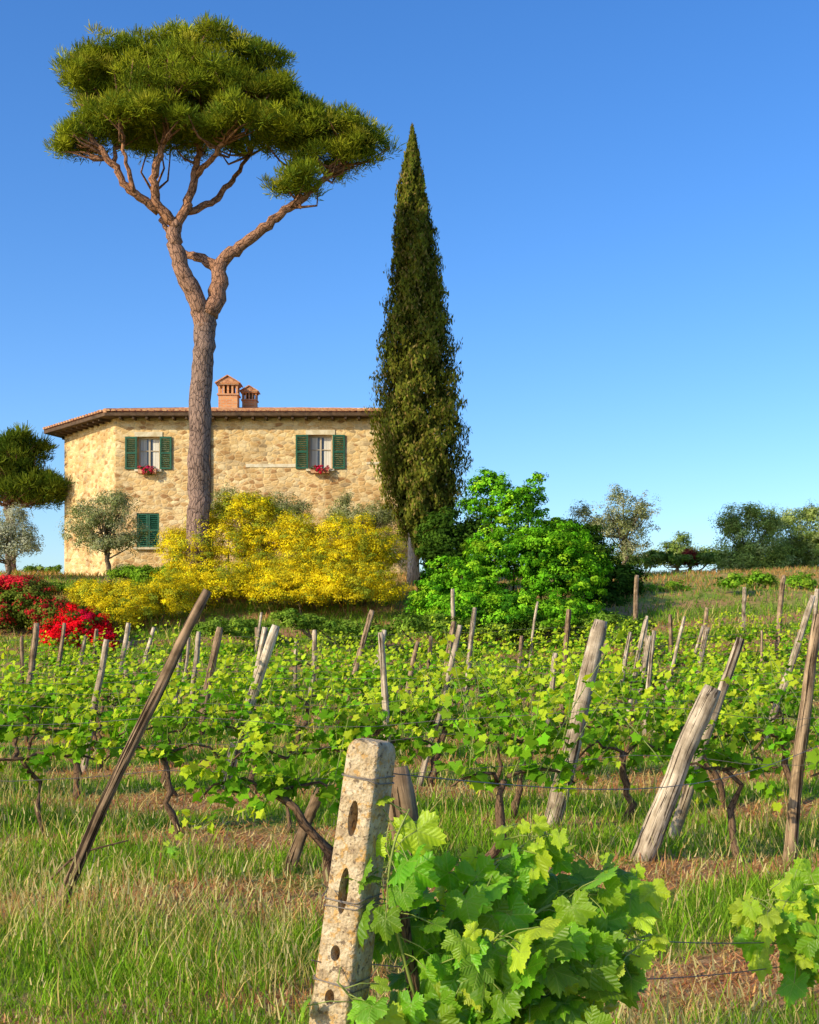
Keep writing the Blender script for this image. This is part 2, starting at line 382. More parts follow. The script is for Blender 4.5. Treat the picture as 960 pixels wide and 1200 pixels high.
pine('umbrella_pine_tree',D0,br,lob,2900,78,[((.20,.24,.018),3),((.29,.31,.022),2.5),((.12,.17,.018),2),((.35,.33,.04),.7)],nsub=85)
pine('umbrella_pine_tree',54,[[(12,700,7,0),(14,640,6,0),(10,590,5,0),(2,560,4,0)],[(10,592,4,0),(30,575,3,0),(45,560,2,0)],[(10,592,4,0),(22,560,3,0),(15,540,2,0)]],
     [L(10,545,54,45,30),L(38,575,54,36,24),L(-20,550,54,45,35),L(52,590,54,24,15),L(25,525,54,25,15),L(15,580,54,38,18)],620,60,[((.08,.13,.015),2),((.15,.19,.02),2)],.42,.24,24)

# ------------------------------------------------------------------ cypress
def cypress():
    D=46.; k=D/F; mb=MB()
    prof=[(150,483,483),(165,480,487),(185,475,491),(215,469,496),(250,465,503),(300,462,512),(350,458,520),(400,449,528),(450,446,534),(500,441,541),(540,443,541),(570,450,538),(600,462,533),(625,474,529),(650,490,526)]
    pr=np.array(prof,float)
    N=85000; yy=rng.uniform(0,1,N)**.8*(650-152)+152
    xl=np.interp(yy,pr[:,0],pr[:,1]); xr=np.interp(yy,pr[:,0],pr[:,2]); cx=(xl+xr)/2; r=(xr-xl)/2*k
    th=rng.uniform(0,2*np.pi,N)
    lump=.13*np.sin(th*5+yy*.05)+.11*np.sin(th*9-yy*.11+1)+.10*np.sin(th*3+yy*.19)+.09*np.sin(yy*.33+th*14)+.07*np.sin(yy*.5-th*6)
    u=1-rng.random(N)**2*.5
    rr=r*(1+lump)*u*.96
    base=np.stack([(cx-480)*k,np.full(N,D),EYE+(HY-yy)*k],1)
    rad=np.stack([np.cos(th),np.sin(th),0*th],1)
    pos=base+rad*rr[:,None]; pos[:,2]+=rng.normal(size=N)*.1
    tt=norm(np.array([0,0,.8])+rad*.35+rdir(N)*.5); nn=norm(rad+rdir(N)*.6)
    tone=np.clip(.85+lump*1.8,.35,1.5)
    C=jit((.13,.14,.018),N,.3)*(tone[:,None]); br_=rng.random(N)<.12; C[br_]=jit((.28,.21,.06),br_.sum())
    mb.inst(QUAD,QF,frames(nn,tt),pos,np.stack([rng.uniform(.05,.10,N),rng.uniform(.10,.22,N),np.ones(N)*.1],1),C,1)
    b=W(484,700,D); P=np.array([[b[0],D,float(gz(b[0],D))-.2],W(484,660,D),W(484,600,D),W(486,500,D),W(486,300,D),W(483,190,D)])
    mb.tube(P,[.28,.22,.2,.17,.1,.03],10,(1,1,1),0,.12)
    mb.tube(np.array([W(485,655,D),W(492,620,D),W(500,580,D)]),[.12,.1,.06],7,(1,1,1),0,.1)
    mb.build('cypress_tree',[barkmat('cypress_bark',(.2,.15,.1),(.5,.4,.3),20.,.15,.03),M_fol])
cypress()

# ------------------------------------------------------------------ olives and other small trees
def smalltree(name,px,D,top,lobes,n,per,rc,size,cols,trunk_r=.12,low=-.5,aspect=(.4,1,1),mat=None,lean=0,shell=(.2,1.)):
    mb=MB(); x=(px-480)*D/F; z0=float(gz(x,D))-.1; pt=W(top[0],top[1],D)
    P=np.array([[x,D,z0],[x+.1*lean,D+.05,z0+(pt[2]-z0)*.35],[pt[0]-.05,D,z0+(pt[2]-z0)*.7],pt])
    tt=np.linspace(0,3,13); Q=np.stack([np.interp(tt,np.arange(4),P[:,k]) for k in range(3)],1); Q[1:-1]+=rng.normal(size=(11,3))*.04
    mb.tube(Q,np.linspace(trunk_r,trunk_r*.4,13),8,(1,1,1),0,.15)
    c=crown(mb,lobes,n,per,rc,size,cols,low=low,shell=shell,aspect=aspect,mat=1,csq=1.)
    for k in rng.choice(len(c),min(40,len(c)),replace=False):
        a=Q[rng.integers(5,13)]; q=c[k]; mid=(a+q)/2+np.array([0,0,-.1])+rng.normal(size=3)*.08
        mb.tube(np.array([a,mid,q]),[trunk_r*.3,trunk_r*.18,.008],5,(1,1,1),0)
    return mb.build(name,[M_bark,mat or M_fol])
OL=[((.30,.32,.14),3),((.42,.42,.24),2),((.18,.21,.07),2)]
smalltree('olive_tree',128,46,(126,615),[L(120,612,46,46,32),L(140,595,46,30,26),L(90,628,46,26,25),L(152,632,46,26,22),L(130,588,46,20,16),L(100,600,46,20,14),L(125,640,46,40,18)],400,42,.25,.085,OL)
smalltree('olive_tree',320,48,(318,615),[L(315,603,48,40,26),L(280,596,48,25,24),L(345,600,48,22,20),L(262,585,48,16,20)],300,42,.25,.085,OL)
smalltree('olive_tree',430,48,(432,620),[L(430,612,48,40,24),L(400,606,48,22,20),L(455,605,48,22,20),L(405,590,48,10,14)],300,42,.25,.085,OL)
smalltree('olive_tree',733,50,(732,610),[L(733,618,50,38,36),L(752,600,50,22,24),L(700,615,50,26,24),L(725,584,50,18,16),L(680,602,50,14,12),L(735,645,50,26,18)],430,38,.24,.09,OL,low=-.7)
OG=[((.27,.36,.08),3),((.38,.44,.15),2),((.15,.21,.04),1.5)]
smalltree('olive_tree',882,56,(880,640),[L(880,648,56,42,36),L(860,615,56,22,22),L(898,615,56,20,20),L(880,602,56,16,12),L(860,665,56,24,16),L(905,665,56,24,16)],760,45,.3,.11,OG,low=-.8)
smalltree('olive_tree',940,58,(938,640),[L(930,644,58,44,38),L(962,635,58,38,34),L(925,610,58,20,14),L(950,605,58,18,12),L(935,670,58,34,16)],760,45,.3,.11,OG,low=-.8)
smalltree('olive_tree',10,47,(10,630),[L(8,630,47,34,36),L(30,640,47,20,28),L(-15,640,47,35,42),L(20,605,47,16,14)],400,45,.28,.085,[((.40,.41,.29),3),((.5,.5,.38),2),((.26,.28,.16),1)])
smalltree('olive_tree',795,66,(795,650),[L(795,652,66,28,20),L(830,655,66,20,15),L(768,657,66,20,12),L(800,634,66,11,9)],330,40,.28,.13,OG)
smalltree('red_plum_tree',809,60,(808,655),[L(808,656,60,10,15)],80,45,.18,.1,[((.24,.04,.03),3),((.36,.08,.04),1)])
def bush(name,lobes,n,per,rc,size,cols,mat=None,low=-.2,aspect=(.6,1,1),shell=(.5,1.),**k):
    mb=MB()
    xs_=np.mean([l[0] for l in lobes]); y_=np.mean([l[1] for l in lobes])
    for _ in range(12):
        l=lobes[rng.integers(len(lobes))]; bx=l[0]*.7+xs_*.3; P=np.array([[bx,l[1]+.3,float(gz(bx,l[1]))-.1],[(bx+l[0])/2+.1,l[1]+.25,(float(gz(bx,l[1]))+l[2])/2],[l[0]+rng.normal()*.2,l[1],l[2]+l[5]*.4]])
        mb.tube(P,[.045,.035,.01],6,(1,1,1),0)
    crown(mb,lobes,n,per,rc,size,cols,low=low,shell=shell,aspect=aspect,mat=1,**k)
    return mb.build(name,[M_bark,mat or M_fol])
YL=[((.84,.66,.015),5),((.72,.58,.02),3),((.26,.32,.03),2.6),((.44,.44,.03),2.2)]
bush('yellow_broom_bush',[L(262,642,41,58,44),L(320,635,41,42,44),L(285,600,41,38,26),L(225,660,40,36,42),L(262,690,39.5,62,36),L(240,612,41,20,20),L(310,598,41,14,16),L(310,680,40,40,34),L(208,640,40.5,24,22),L(215,700,38.5,40,30)],1850,72,.24,.055,YL,M_flow,aspect=(.55,1,1),low=-.4)
bush('yellow_broom_bush',[L(400,655,40,64,42),L(440,652,40,38,38),L(360,670,39.5,42,40),L(400,692,39,80,36),L(350,632,40,32,30),L(395,618,40,20,14),L(425,616,40,14,12),L(340,695,38.5,50,30)],1850,72,.24,.055,YL,M_flow,aspect=(.55,1,1),low=-.4)
bush('yellow_broom_bush',[L(150,710,37.5,60,30),L(108,705,37.5,32,26),L(195,705,37.5,34,34),L(130,725,36.8,40,20)],900,70,.22,.05,YL,M_flow,aspect=(.55,1,1),low=-.4)
GB=[((.12,.34,.012),4),((.20,.46,.02),3),((.32,.54,.025),1.5),((.04,.14,.01),2)]
bush('green_locust_bush',[L(600,660,38,64,42),L(545,690,37.5,52,40),L(655,685,37.5,52,42),L(600,605,38.5,38,30),L(572,574,38.5,24,22),L(618,582,38.5,20,16),L(630,563,38.5,10,10),L(555,595,38.5,16,14),L(640,640,38,56,28),L(600,722,36.5,104,28),L(520,712,37,38,30),L(695,670,38,22,22)],2000,55,.20,.09,GB,tonevar=.4,low=-.4,shell=(.45,1.08))
bush('dark_shrub_and_shade',[L(525,640,43,36,46),L(560,635,43,32,32),L(655,638,43,42,30),L(690,655,43,32,38),L(728,690,42,28,36),L(705,712,41,34,34),L(515,680,41,22,40)],820,55,.3,.12,[((.035,.08,.01),3),((.07,.14,.014),2)],low=-.6)  # dark shrub behind; right-hand lobes' dark colour stands in for the locust bush's shadow
bush('clipped_hedge',[L(175,682,44,22,18),L(150,675,45,24,10),L(205,675,44,20,14)],230,60,.2,.09,[((.16,.30,.02),3),((.25,.38,.03),1)])
bush('clipped_hedge',[L(100,690,41,26,5),L(60,690,42,26,5)],100,50,.2,.09,[((.14,.25,.03),3),((.22,.30,.04),1)])
bush('flowering_oleander_bush',[L(30,712,37,40,34),L(0,718,37,34,38),L(60,725,36.5,26,26)],560,60,.25,.08,[((.12,.17,.02),4),((.17,.20,.03),2),((.45,.03,.03),1.0)],M_flow,low=-.5)
bush('flowering_oleander_bush',[L(18,686,37.2,36,10)],120,45,.2,.06,[((.75,.03,.05),3),((.12,.15,.03),1)],M_flow)
bush('red_rose_bush',[L(98,738,35,32,26),L(74,748,35,26,22),L(116,755,35,28,18),L(90,724,35,20,16)],380,60,.18,.065,[((.80,.010,.02),4),((.6,.012,.05),1.5),((.07,.14,.02),1.8)],M_flow,low=-.5)
wl=[]
for px in range(230,770,20): wl.append(L(px+rng.normal()*8,738+rng.normal()*5,34.5+rng.normal()*.5,20,14))
bush('wild_shrub_bank',wl,620,45,.2,.085,[((.16,.28,.03),3),((.24,.36,.04),2),((.07,.13,.015),2)])
wl=[L(px+rng.normal()*6,692+rng.normal()*10,43+rng.normal(),20,12) for px in (765,790,850,862,878,895,905,930,955)]
bush('young_vine_shrubs',wl,280,45,.2,.1,[((.14,.30,.02),3),((.24,.38,.03),2)])
wl=[L(px,660+rng.normal()*4,60,20,10) for px in range(640,1020,18)]+[L(px,670,58,16,6) for px in (40,60,75)]
bush('distant_hedge',wl,520,45,.25,.12,[((.15,.24,.03),3),((.24,.32,.07),2),((.07,.13,.02),1)])

# ------------------------------------------------------------------ stone house
def house():
    root=bpy.data.objects.new('stone_farmhouse',None); scene.collection.objects.link(root)
    m,nt=newmat('stone_wall'); co=objco(nt); wob=noise(nt,co,4.,3,.6,out=1)
    cw=nd(nt,'ShaderNodeVectorMath',operation='MULTIPLY_ADD'); nt.links.new(wob,cw.inputs[0]); cw.inputs[1].default_value=(.09,.09,.09); nt.links.new(co,cw.inputs[2])
    mc=mapping(nt,cw.outputs[0],(3.5,3.5,6.6))
    v=nd(nt,'ShaderNodeTexVoronoi',inp={'Scale':1.,'Randomness':.85}); nt.links.new(mc,v.inputs['Vector'])
    ve=nd(nt,'ShaderNodeTexVoronoi',feature='DISTANCE_TO_EDGE',inp={'Scale':1.,'Randomness':.85}); nt.links.new(mc,ve.inputs['Vector'])
    sc_=nd(nt,'ShaderNodeSeparateColor'); nt.links.new(v.outputs['Color'],sc_.inputs[0])
    stone=ramp(nt,sc_.outputs[0],[(0,(.40,.22,.10)),(.2,(.62,.40,.18)),(.55,(.74,.52,.25)),(.85,(.82,.66,.40)),(1,(.40,.29,.17))])
    stone=mixc(nt,1.,stone,ramp(nt,noise(nt,co,6.,5,.7),[(.3,(.74,.72,.69)),(.7,(1.12,1.1,1.08))]),'MULTIPLY')
    edge=ramp(nt,ve.outputs['Distance'],[(.02,(1,1,1)),(.16,(0,0,0))])
    col=mixc(nt,math_(nt,'MULTIPLY',edge,.7),stone,(.68,.50,.27))
    col=mixc(nt,1.,col,ramp(nt,noise(nt,co,.7,5,.65),[(.36,(.70,.66,.62)),(.52,(1.,.99,.97)),(.68,(1.08,1.07,1.06))]),'MULTIPLY')
    col=mixc(nt,ramp(nt,noise(nt,mapping(nt,co,(1,1,1.6)),1.3,4,.6),[(.60,(0,0,0)),(.68,(.45,.45,.45))]),col,(.78,.66,.44))
    hgt=ramp(nt,ve.outputs['Distance'],[(.0,(0,0,0)),(.2,(1,1,1))])
    finish(nt,col,.92,math_(nt,'ADD',hgt,math_(nt,'MULTIPLY',noise(nt,co,9.,4),.8)),.6,.025,.1); Mst=m
    m,nt=newmat('terracotta'); co=objco(nt)
    finish(nt,ramp(nt,noise(nt,co,4.5,5,.75),[(.3,(.18,.09,.05)),(.45,(.48,.22,.12)),(.6,(.60,.36,.2)),(.75,(.62,.52,.38))]),.9,noise(nt,co,12.),.5,.02,.1); Mt=m
    m,nt=newmat('eave_wood'); finish(nt,ramp(nt,noise(nt,objco(nt),5.),[(.3,(.05,.03,.02)),(.7,(.14,.085,.05))]),.9); Mw=m
    m,nt=newmat('green_shutter'); finish(nt,ramp(nt,noise(nt,objco(nt),6.),[(.3,(.010,.065,.04)),(.7,(.02,.11,.06))]),.55); Mg=m
    m,nt=newmat('window_glass'); finish(nt,(.06,.065,.07),.12,spec=.6); Mgl=m
    m,nt=newmat('curtain'); finish(nt,ramp(nt,noise(nt,mapping(nt,objco(nt),(14,1,.3)),1.),[(.35,(.42,.40,.36)),(.65,(.68,.66,.6))]),.9); Mc=m
    m,nt=newmat('window_frame'); finish(nt,(.46,.38,.28),.7); Mf=m
    m,nt=newmat('brick'); b=nd(nt,'ShaderNodeTexBrick',inp={'Scale':1.,'Mortar Size':.012,'Brick Width':.26,'Row Height':.075,'Color1':(.55,.18,.05,1),'Color2':(.68,.30,.11,1),'Mortar':(.45,.34,.24,1)})
    nt.links.new(mapping(nt,objco(nt),(1,1,1),(math.pi/2,0,0)),b.inputs[0]); finish(nt,b.outputs[0],.9); Mb=m
    m,nt=newmat('pale_plaster'); finish(nt,ramp(nt,noise(nt,objco(nt),4.,4),[(.35,(.5,.4,.25)),(.6,(.68,.6,.45))]),.9); Mp=m
    zb=3.6; zt=10.95
    poly=np.array([[-12.3,50.],[.1,50.],[.1,60.],[-13.4,60.],[-15.6,54.]]); n=5
    V=[[x,y,zb] for x,y in poly]+[[x,y,zt] for x,y in poly]
    fs=[[4,3,2,1,0],[5,6,7,8,9]]+[[i,(i+1)%n,(i+1)%n+n,i+n] for i in range(n)]
    mb=MB(); mb.raw(V,fs); walls=mb.build('walls',[Mst],False,root)
    wins=[(-10.92,9.42,.92,1.36),(-3.73,9.47,.98,1.42),(-10.95,6.2,.95,1.42)]
    for i,(x,z,w,h) in enumerate(wins):
        c=MB(); c.box((x,50,z),(w,.6,h)); co_=c.build('cut',[],False)
        md=walls.modifiers.new('b','BOOLEAN'); md.operation='DIFFERENCE'; md.object=co_; md.solver='EXACT'
        bpy.context.view_layer.objects.active=walls; walls.select_set(True)
        bpy.ops.object.modifier_apply(modifier='b'); bpy.data.objects.remove(co_)
    for i,(x,z,w,h) in enumerate(wins):
        mb=MB()
        if i<2:
            yb=50.27
            mb.box((x,yb,z),(w-.01,.01,h-.01),1)
            for sx_ in (-1,1):
                mb.box((x+sx_*w*.3,yb-.012,z),(w*.32,.008,h-.1),2)
                mb.box((x+sx_*(w/2-.035),yb-.05,z),(.06,.05,h-.006),0)
            mb.box((x,yb-.052,z),(.07,.05,h-.13),0)
            mb.box((x,yb-.05,z+h/2-.035),(w-.135,.05,.06),0); mb.box((x,yb-.05,z-h/2+.035),(w-.135,.05,.06),0)
            mb.box((x,yb-.051,z+.12),(w-.15,.03,.03),0)
        ww=mb
        sh=MB()
        sw=w/2+.03
        cs=(x-w/2-sw/2-.02,x+w/2+sw/2+.02) if i<2 else (x-w/4,x+w/4)
        for cx in cs:
            yy=49.95 if i<2 else 50.06; sww=sw if i<2 else w/2-.02
            for e in (-1,1): sh.box((cx+e*(sww/2-.035),yy,z),(.07,.05,h),0)
            for zz in (-h/2+.04,0,h/2-.04): sh.box((cx,yy,z+zz),(sww-.142,.046,.08),0)
            nl=14
            for q in range(nl):
                zz=z-h/2+.1+(h-.2)*(q+.5)/nl
                a=math.radians(35); R_=np.array([[1,0,0],[0,math.cos(a),-math.sin(a)],[0,math.sin(a),math.cos(a)]])
                sh.box((cx,yy,zz),(sww-.144,.055,.014),0,R=R_)
            if i==2: sh.box((cx,yy+.04,z),(sww,.01,h),0)
        sh.build('shutters',[Mg],False,root)
        if i<2: ww.build('window',[Mf,Mgl,Mc],False,root)
        s_=MB(); s_.box((x,49.93,z-h/2-.06),(w+.2,.18,.09),0)
        if i<2: s_.box((x,49.985,z+h/2+.11),(w+.25,.05,.2),0)
        s_.build('sill_and_lintel',[Mp],False,root)
        if i<2:
            fb=MB(); fb.box((x,49.78,z-h/2-.12),(.75,.18,.17),0,(.3,.12,.06))
            crown(fb,[(x,49.76,z-h/2-.02,.42,.16,.14),(x+.05,49.7,z-h/2-.15,.3,.12,.12)],70,14,.08,.05,[((.7,.03,.14),3),((.5,.02,.05),2),((.05,.1,.02),2)],low=-1,mat=1)
            fb.build('flower_box',[Mt,M_flow],False,root)
    b=MB(); b.box((-5.75,49.99,8.9),(2.2,.03,.14)); b.box((-1.3,49.99,9.0),(1.,.03,.1)); b.build('plaster_band',[Mp],False,root)
    ov=.62
    ring=np.array([[-12.6,50-ov],[.6,50-ov],[.6,60+ov],[-13.8,60+ov],[-16.45,53.75]])
    ez=11.02; P=np.array([-10.6,55.,12.15]); Q=np.array([-4.6,55.,12.15])
    E=[np.array([x,y,ez]) for x,y in ring]
    th=.14
    rb=MB()
    rb.raw([*(e-[0,0,th] for e in E),*(e-[0,0,.003] for e in E)],[[4,3,2,1,0],[5,6,7,8,9]]+[[i,(i+1)%5,(i+1)%5+5,i+5] for i in range(5)],(1,1,1),0)
    rb.build('soffit',[Mw],False,root)
    faces=[([E[0],E[1],Q,P]),([E[1],E[2],Q]),([E[2],E[3],P,Q]),([E[3],E[4],P]),([E[4],E[0],P])]
    rt=MB()
    for f in faces:
        rt.raw(f,[list(range(len(f)))])
        A,B=f[0],f[1]; ed=norm((B-A)[None])[0]; nn=np.cross(B-A,f[-1]-A); nn=nn/np.linalg.norm(nn)
        if nn[2]<0: nn=-nn
        inn=np.cross(nn,ed); inn*=np.sign(np.dot(inn,f[-1]-A)); Ln=np.linalg.norm(B-A)
        poly2=[(np.dot(p-A,ed),np.dot(p-A,inn)) for p in f]
        k=0
        while .12+k*.26<Ln-.1:
            u=.12+k*.26; k+=1; top=0
            for q in range(1,len(poly2)):
                (u0,v0),(u1,v1)=poly2[q],poly2[(q+1)%len(poly2)]
                if min(u0,u1)<=u<=max(u0,u1) and abs(u1-u0)>1e-6:
                    top=max(top,v0+(v1-v0)*(u-u0)/(u1-u0))
            nt_=int(top/.42)+1
            for r_ in range(nt_):
                v0=-.06+r_*.42; v1=min(v0+.46,top)
                if v1-v0<.05: continue
                a_=np.linspace(0,np.pi,6); ra=.10; rb2=.08
                j1=rng.normal()*.012
                vs=[];
                for vv,rr,lf in ((v0,ra,.05),(v1,rb2,.008)):
                    for an in a_: vs.append(A+ed*(u+j1+math.cos(an)*rr)+inn*vv+nn*(math.sin(an)*rr*.95+lf))
                ff=[[q,q+1,q+7,q+6] for q in range(5)]+[[0,1,2,3,4,5][::-1]]
                rt.raw(vs,ff)
    for a_,b_ in ((E[0],P),(E[1],Q),(E[2],Q),(E[3],P),(E[4],P),(P,Q)):
        ts=np.linspace(0,1,20)[:,None]; rt.tube(a_*(1-ts)+b_*ts+np.array([0,0,.06]),.1,8,rough=.1)
    rt.build('roof_tiles',[Mt],False,root)
    rf=MB()
    for q in range(5):
        A,B=poly[q],poly[(q+1)%5]; ln=np.linalg.norm(B-A); e=(B-A)/ln; o=np.array([e[1],-e[0]])
        for k in range(int(ln/.55)):
            c=A+e*(.3+k*.55)+o*.28; ang=math.atan2(o[1],o[0]); R_=np.array([[math.cos(ang),-math.sin(ang),0],[math.sin(ang),math.cos(ang),0],[0,0,1]])
            rf.box((c[0],c[1],ez-th-.055),(.5,.09,.1),0,R=R_)
    rf.build('rafters',[Mw],False,root)
    def chim(cx,cy,w,zb,zt,name):
        mb=MB(); capz=zt-.32*w/.9; body=capz-.42*w/.9
        mb.box((cx,cy,(zb+body)/2),(w*.86,w*.7,body-zb),0)
        mb.box((cx,cy,body+.03),(w*.98,w*.82,.06),0)
        nC=5
        for q in range(nC):
            for e in (-1,1): mb.box((cx-w*.4+q*w*.8/(nC-1),cy+e*w*.28,(body+.06+capz)/2),(w*.09,w*.09,capz-body-.06),0)
        mb.box((cx,cy,(body+.06+capz)/2),(w*.5,w*.3,capz-body-.06),2,)
        mb.box((cx,cy,capz+.03),(w*1.0,w*.84,.06),0)
        x,y=w*.52,w*.45; z=capz+.06; zz=zt
        mb.raw([[cx-x,cy-y,z],[cx+x,cy-y,z],[cx+x,cy+y,z],[cx-x,cy+y,z],[cx,cy-y,zz],[cx,cy+y,zz]],[[0,3,2,1],[0,1,4],[2,3,5],[1,2,5,4],[3,0,4,5]],(1,1,1),1)
        for e in (-1,1):
            s0=np.array([cx+e*x*1.1,cy,z-.02]); s1=np.array([cx,cy,zz+.03])
            mid=(s0+s1)/2; an=math.atan2(s1[2]-s0[2],s1[0]-s0[0]); R_=np.array([[math.cos(an),0,-math.sin(an)],[0,1,0],[math.sin(an),0,math.cos(an)]])
            mb.box(mid+np.array([0,0,.02]),(np.linalg.norm(s1-s0),y*2.3,.045),1,R=R_)
        mb.build(name,[Mb,Mt,Mw],False,root)
    chim(-8.25,54.6,1.0,11.6,13.55,'chimney')
    chim(-7.4,55.4,.76,11.6,13.28,'chimney_small')
    chim(-14.1,54.6,.6,10.9,12.0,'chimney_side')
    g=MB(); g.tube(np.array([[-8.35,49.93,10.7],[-8.35,49.93,4.0]]),.045,8); g.build('drain_pipe',[Mw],True,root)
house()

# ------------------------------------------------------------------ vines
def leaf_outline(ths,ser=.0):
    out=[]
    for i,t in enumerate(ths):
        r=.0
        for c,a in ((0,1.),(1.05,.94),(-1.05,.94),(2.1,.80),(-2.1,.80)):
            r=max(r,a*(1-.36*min(1,abs(t-c)/.55)**1.4))
        r=max(r,.66)
        if abs(t)>2.7: r*=max(.12,1-(abs(t)-2.7)/.42*.95)
        r*=1+ser*(1 if i%2 else -1)*(.6+.8*abs(math.sin(i*12.9))); out.append(r)
    return np.array(out)
th=np.linspace(-3.1,3.1,51); ro=leaf_outline(th,.055); ro[25]=1.08
def lz(x,y): 
    r=np.hypot(x,y); a=np.arctan2(x,y); return -.24*r**2+.05*np.cos(a*6)*r+.13*np.abs(x)+.045*np.sin(7*x+3*y)
def ring(f): x=np.sin(th)*ro*f; y=np.cos(th)*ro*f; return np.stack([x,y,lz(x,y)],1)
HI=np.concatenate([[[0,0,0]],ring(.35),ring(.7),ring(1.)]); n=51
HF=[[0,1+i,2+i] for i in range(n-1)]+[[1+i,1+i+n,2+i+n,2+i] for i in range(n-1)]+[[1+n+i,1+i+2*n,2+i+2*n,2+i+n] for i in range(n-1)]
HF=[f[::-1] for f in HF]
tm=np.array([-2.95,-2.1,-1.6,-1.05,-.52,0,.52,1.05,1.6,2.1,2.95]); rm=np.array([.4,.78,.62,.94,.66,1.05,.66,.94,.62,.78,.4])
MI=np.concatenate([[[0,0,0]],np.stack([np.sin(tm)*rm,np.cos(tm)*rm,lz(np.sin(tm)*rm,np.cos(tm)*rm)],1)])
MF=[[0,2+i,1+i] for i in range(10)]
LO=np.array([[0,-.35,0],[.62,-.25,-.1],[.55,.4,-.08],[0,.95,-.15],[-.55,.4,-.08],[-.62,-.25,-.1]]); LF=[[0,1,2,3],[0,3,4,5]]
SUN=np.array([-tx,-ty,.5])
def put_leaves(mb,P,out,size,T,TF,mat,young=None,cbase=(.17,.35,.018)):
    N=len(P); nn=norm(np.array([0,0,.6])+out*.5+rdir(N)*.7+SUN*.4)
    tt=norm(out*.8+np.array([0,0,-.55])+rdir(N)*.5)
    C=jit(cbase,N,.45)
    y=rng.random(N)<.25 if young is None else young
    C[y]=jit((.46,.58,.035),int(y.sum()),.2)
    mb.inst(T,TF,frames(nn,tt),P,size,C,mat)
def vine(mb,x,y,lod,height=1.62,hw=.68,dens=1.):
    d=np.array([1,TILT,0]); d/=np.linalg.norm(d)
    b=np.array([x,y,float(gz(x,y))-.03]); k=8
    zs=np.linspace(0,hw,k); wob=np.cumsum(rng.normal(size=(k,2))*.045,0); wob-=wob[0]
    lean=rng.normal()*.25
    P=np.stack([b[0]+wob[:,0]+lean*zs,b[1]+wob[:,1],b[2]+zs],1)
    mb.tube(P,np.linspace(.034,.022,k)*rng.uniform(.7,1.25)*(1+.18*rng.normal(size=k)),8 if lod<2 else 5,(1,1,1),0,.3)
    top=P[-1]; vig=rng.uniform(.65,1.25)
    for s_ in (-1,1):
        L_=.52*rng.uniform(.75,1.15); q=np.linspace(0,1,6)[:,None]
        A=top+d*s_*L_*q+np.array([0,0,1])*(.08*np.sin(q*3)-.03*q)+rng.normal(size=(6,3))*.02
        mb.tube(A,np.linspace(.016,.008,6),5,(1,1,1),0,.2)
        ns=max(2,int(7*dens*L_/.5))
        for j in range(ns):
            if rng.random()<.08: continue
            a=A[0]*(1-(j+.5)/ns)+A[-1]*(j+.5)/ns
            hh=rng.uniform(.3,height-hw)*vig; dr=np.array([rng.normal()*.4,rng.normal()*.4,1]); 
            if rng.random()<.25: dr[2]=rng.uniform(-.5,.3); hh*=.7
            q=np.linspace(0,1,5)[:,None]; S=a+norm(dr[None])*hh*q; S[:,0]+=q[:,0]**2*rng.normal()*.12; S[:,1]+=q[:,0]**2*rng.normal()*.12
            if lod<2: mb.tube(S,np.linspace(.005,.002,5),4,(.5,.8,.3),2,cap=False)
            nl=int((13 if lod<2 else 10)*dens)+1
            u=rng.random(nl)**.8; pt=np.stack([np.interp(u*4,np.arange(5),S[:,c]) for c in range(3)],1)
            o=rdir(nl); o[:,2]*=.3; pt=pt+o*rng.uniform(.03,.12,(nl,1))
            sz=rng.uniform(.045,.088,nl)*(1-.45*u)*(1.0 if lod<2 else 1.2)
            put_leaves(mb,pt,o,sz,MI if lod<2 else LO,MF if lod<2 else LF,1,young=u>.68)
M_wire,nt=newmat('wire'); finish(nt,(.16,.13,.11),.5,spec=.5); 
M_cane,nt=newmat('green_cane'); finish(nt,(.22,.27,.06),.5)
wires=MB()
for r_ in range(0,10):
    s=S0+r_*SP; mb=MB(); half=.39*(s+2)+1.2
    x=-half+rng.random()*.5
    lod=1 if s<15 else 2
    while x<half:
        y=s+TILT*x
        skip=rng.random()<(.08 if r_ else .16)
        if r_==0 and x<-1.2: skip=True
        if not skip and y>6: vine(mb,x,y,lod,dens=1.2 if r_<4 else 1.1)
        x+=rng.uniform(.75,1.1)
    mb.build('grapevine_row',[M_vinebark,M_leafs,M_cane])
    for hz in (.74,1.08):
        xx=np.linspace(-half,half,24); yy=s+TILT*xx
        sag=.02*np.sin(np.arange(24)*1.7)
        wires.tube(np.stack([xx,yy,gz(xx,yy)+hz+sag],1),.0022 if s<14 else .0035,5,(1,1,1),0)
def post(x,y,topdx,topdy,h,r,mat,name='wooden_post'):
    mb=MB(); z=float(gz(x,y)); n_=20; q=np.linspace(0,1,n_)[:,None]
    P=np.array([x,y,z-.15])*(1-q)+np.array([x+topdx,y+topdy,z+h])*q
    bow=rng.normal()*.03; P[:,0]+=(np.sin(q[:,0]*3.14)*bow); kn=rng.uniform(.2,.8); P[:,0]+=.012*np.tanh((q[:,0]-kn)*12)*rng.choice([-1,1])
    rad=r*(1.10-.2*q[:,0])*(1+.05*np.sin(q[:,0]*rng.uniform(6,14)+rng.random()*6)+.02*rng.normal(size=n_)); rad[-1]*=.85
    mb.tube(P-np.array([x,y,z]),rad,18,(1,1,1),0,.05,ridge=1.6)
    ob=mb.build(name,[mat]); ob.location=(x,y,z); return ob
def pp_(px,py,tpx,tpy,D,wpx,mat,dyy=0.):
    x=(px-480)*D/F; z=float(gz(x,D)); k=D/F
    h=EYE+(HY-tpy)*k-z; tX=(tpx-480)*k
    post(x,D,tX-x,dyy,h,wpx*k/2,mat)
pp_(52,1082,246,692,6.75,13,M_woodbrown)
pp_(255,925,325,733,12.8,13,M_woodpale)
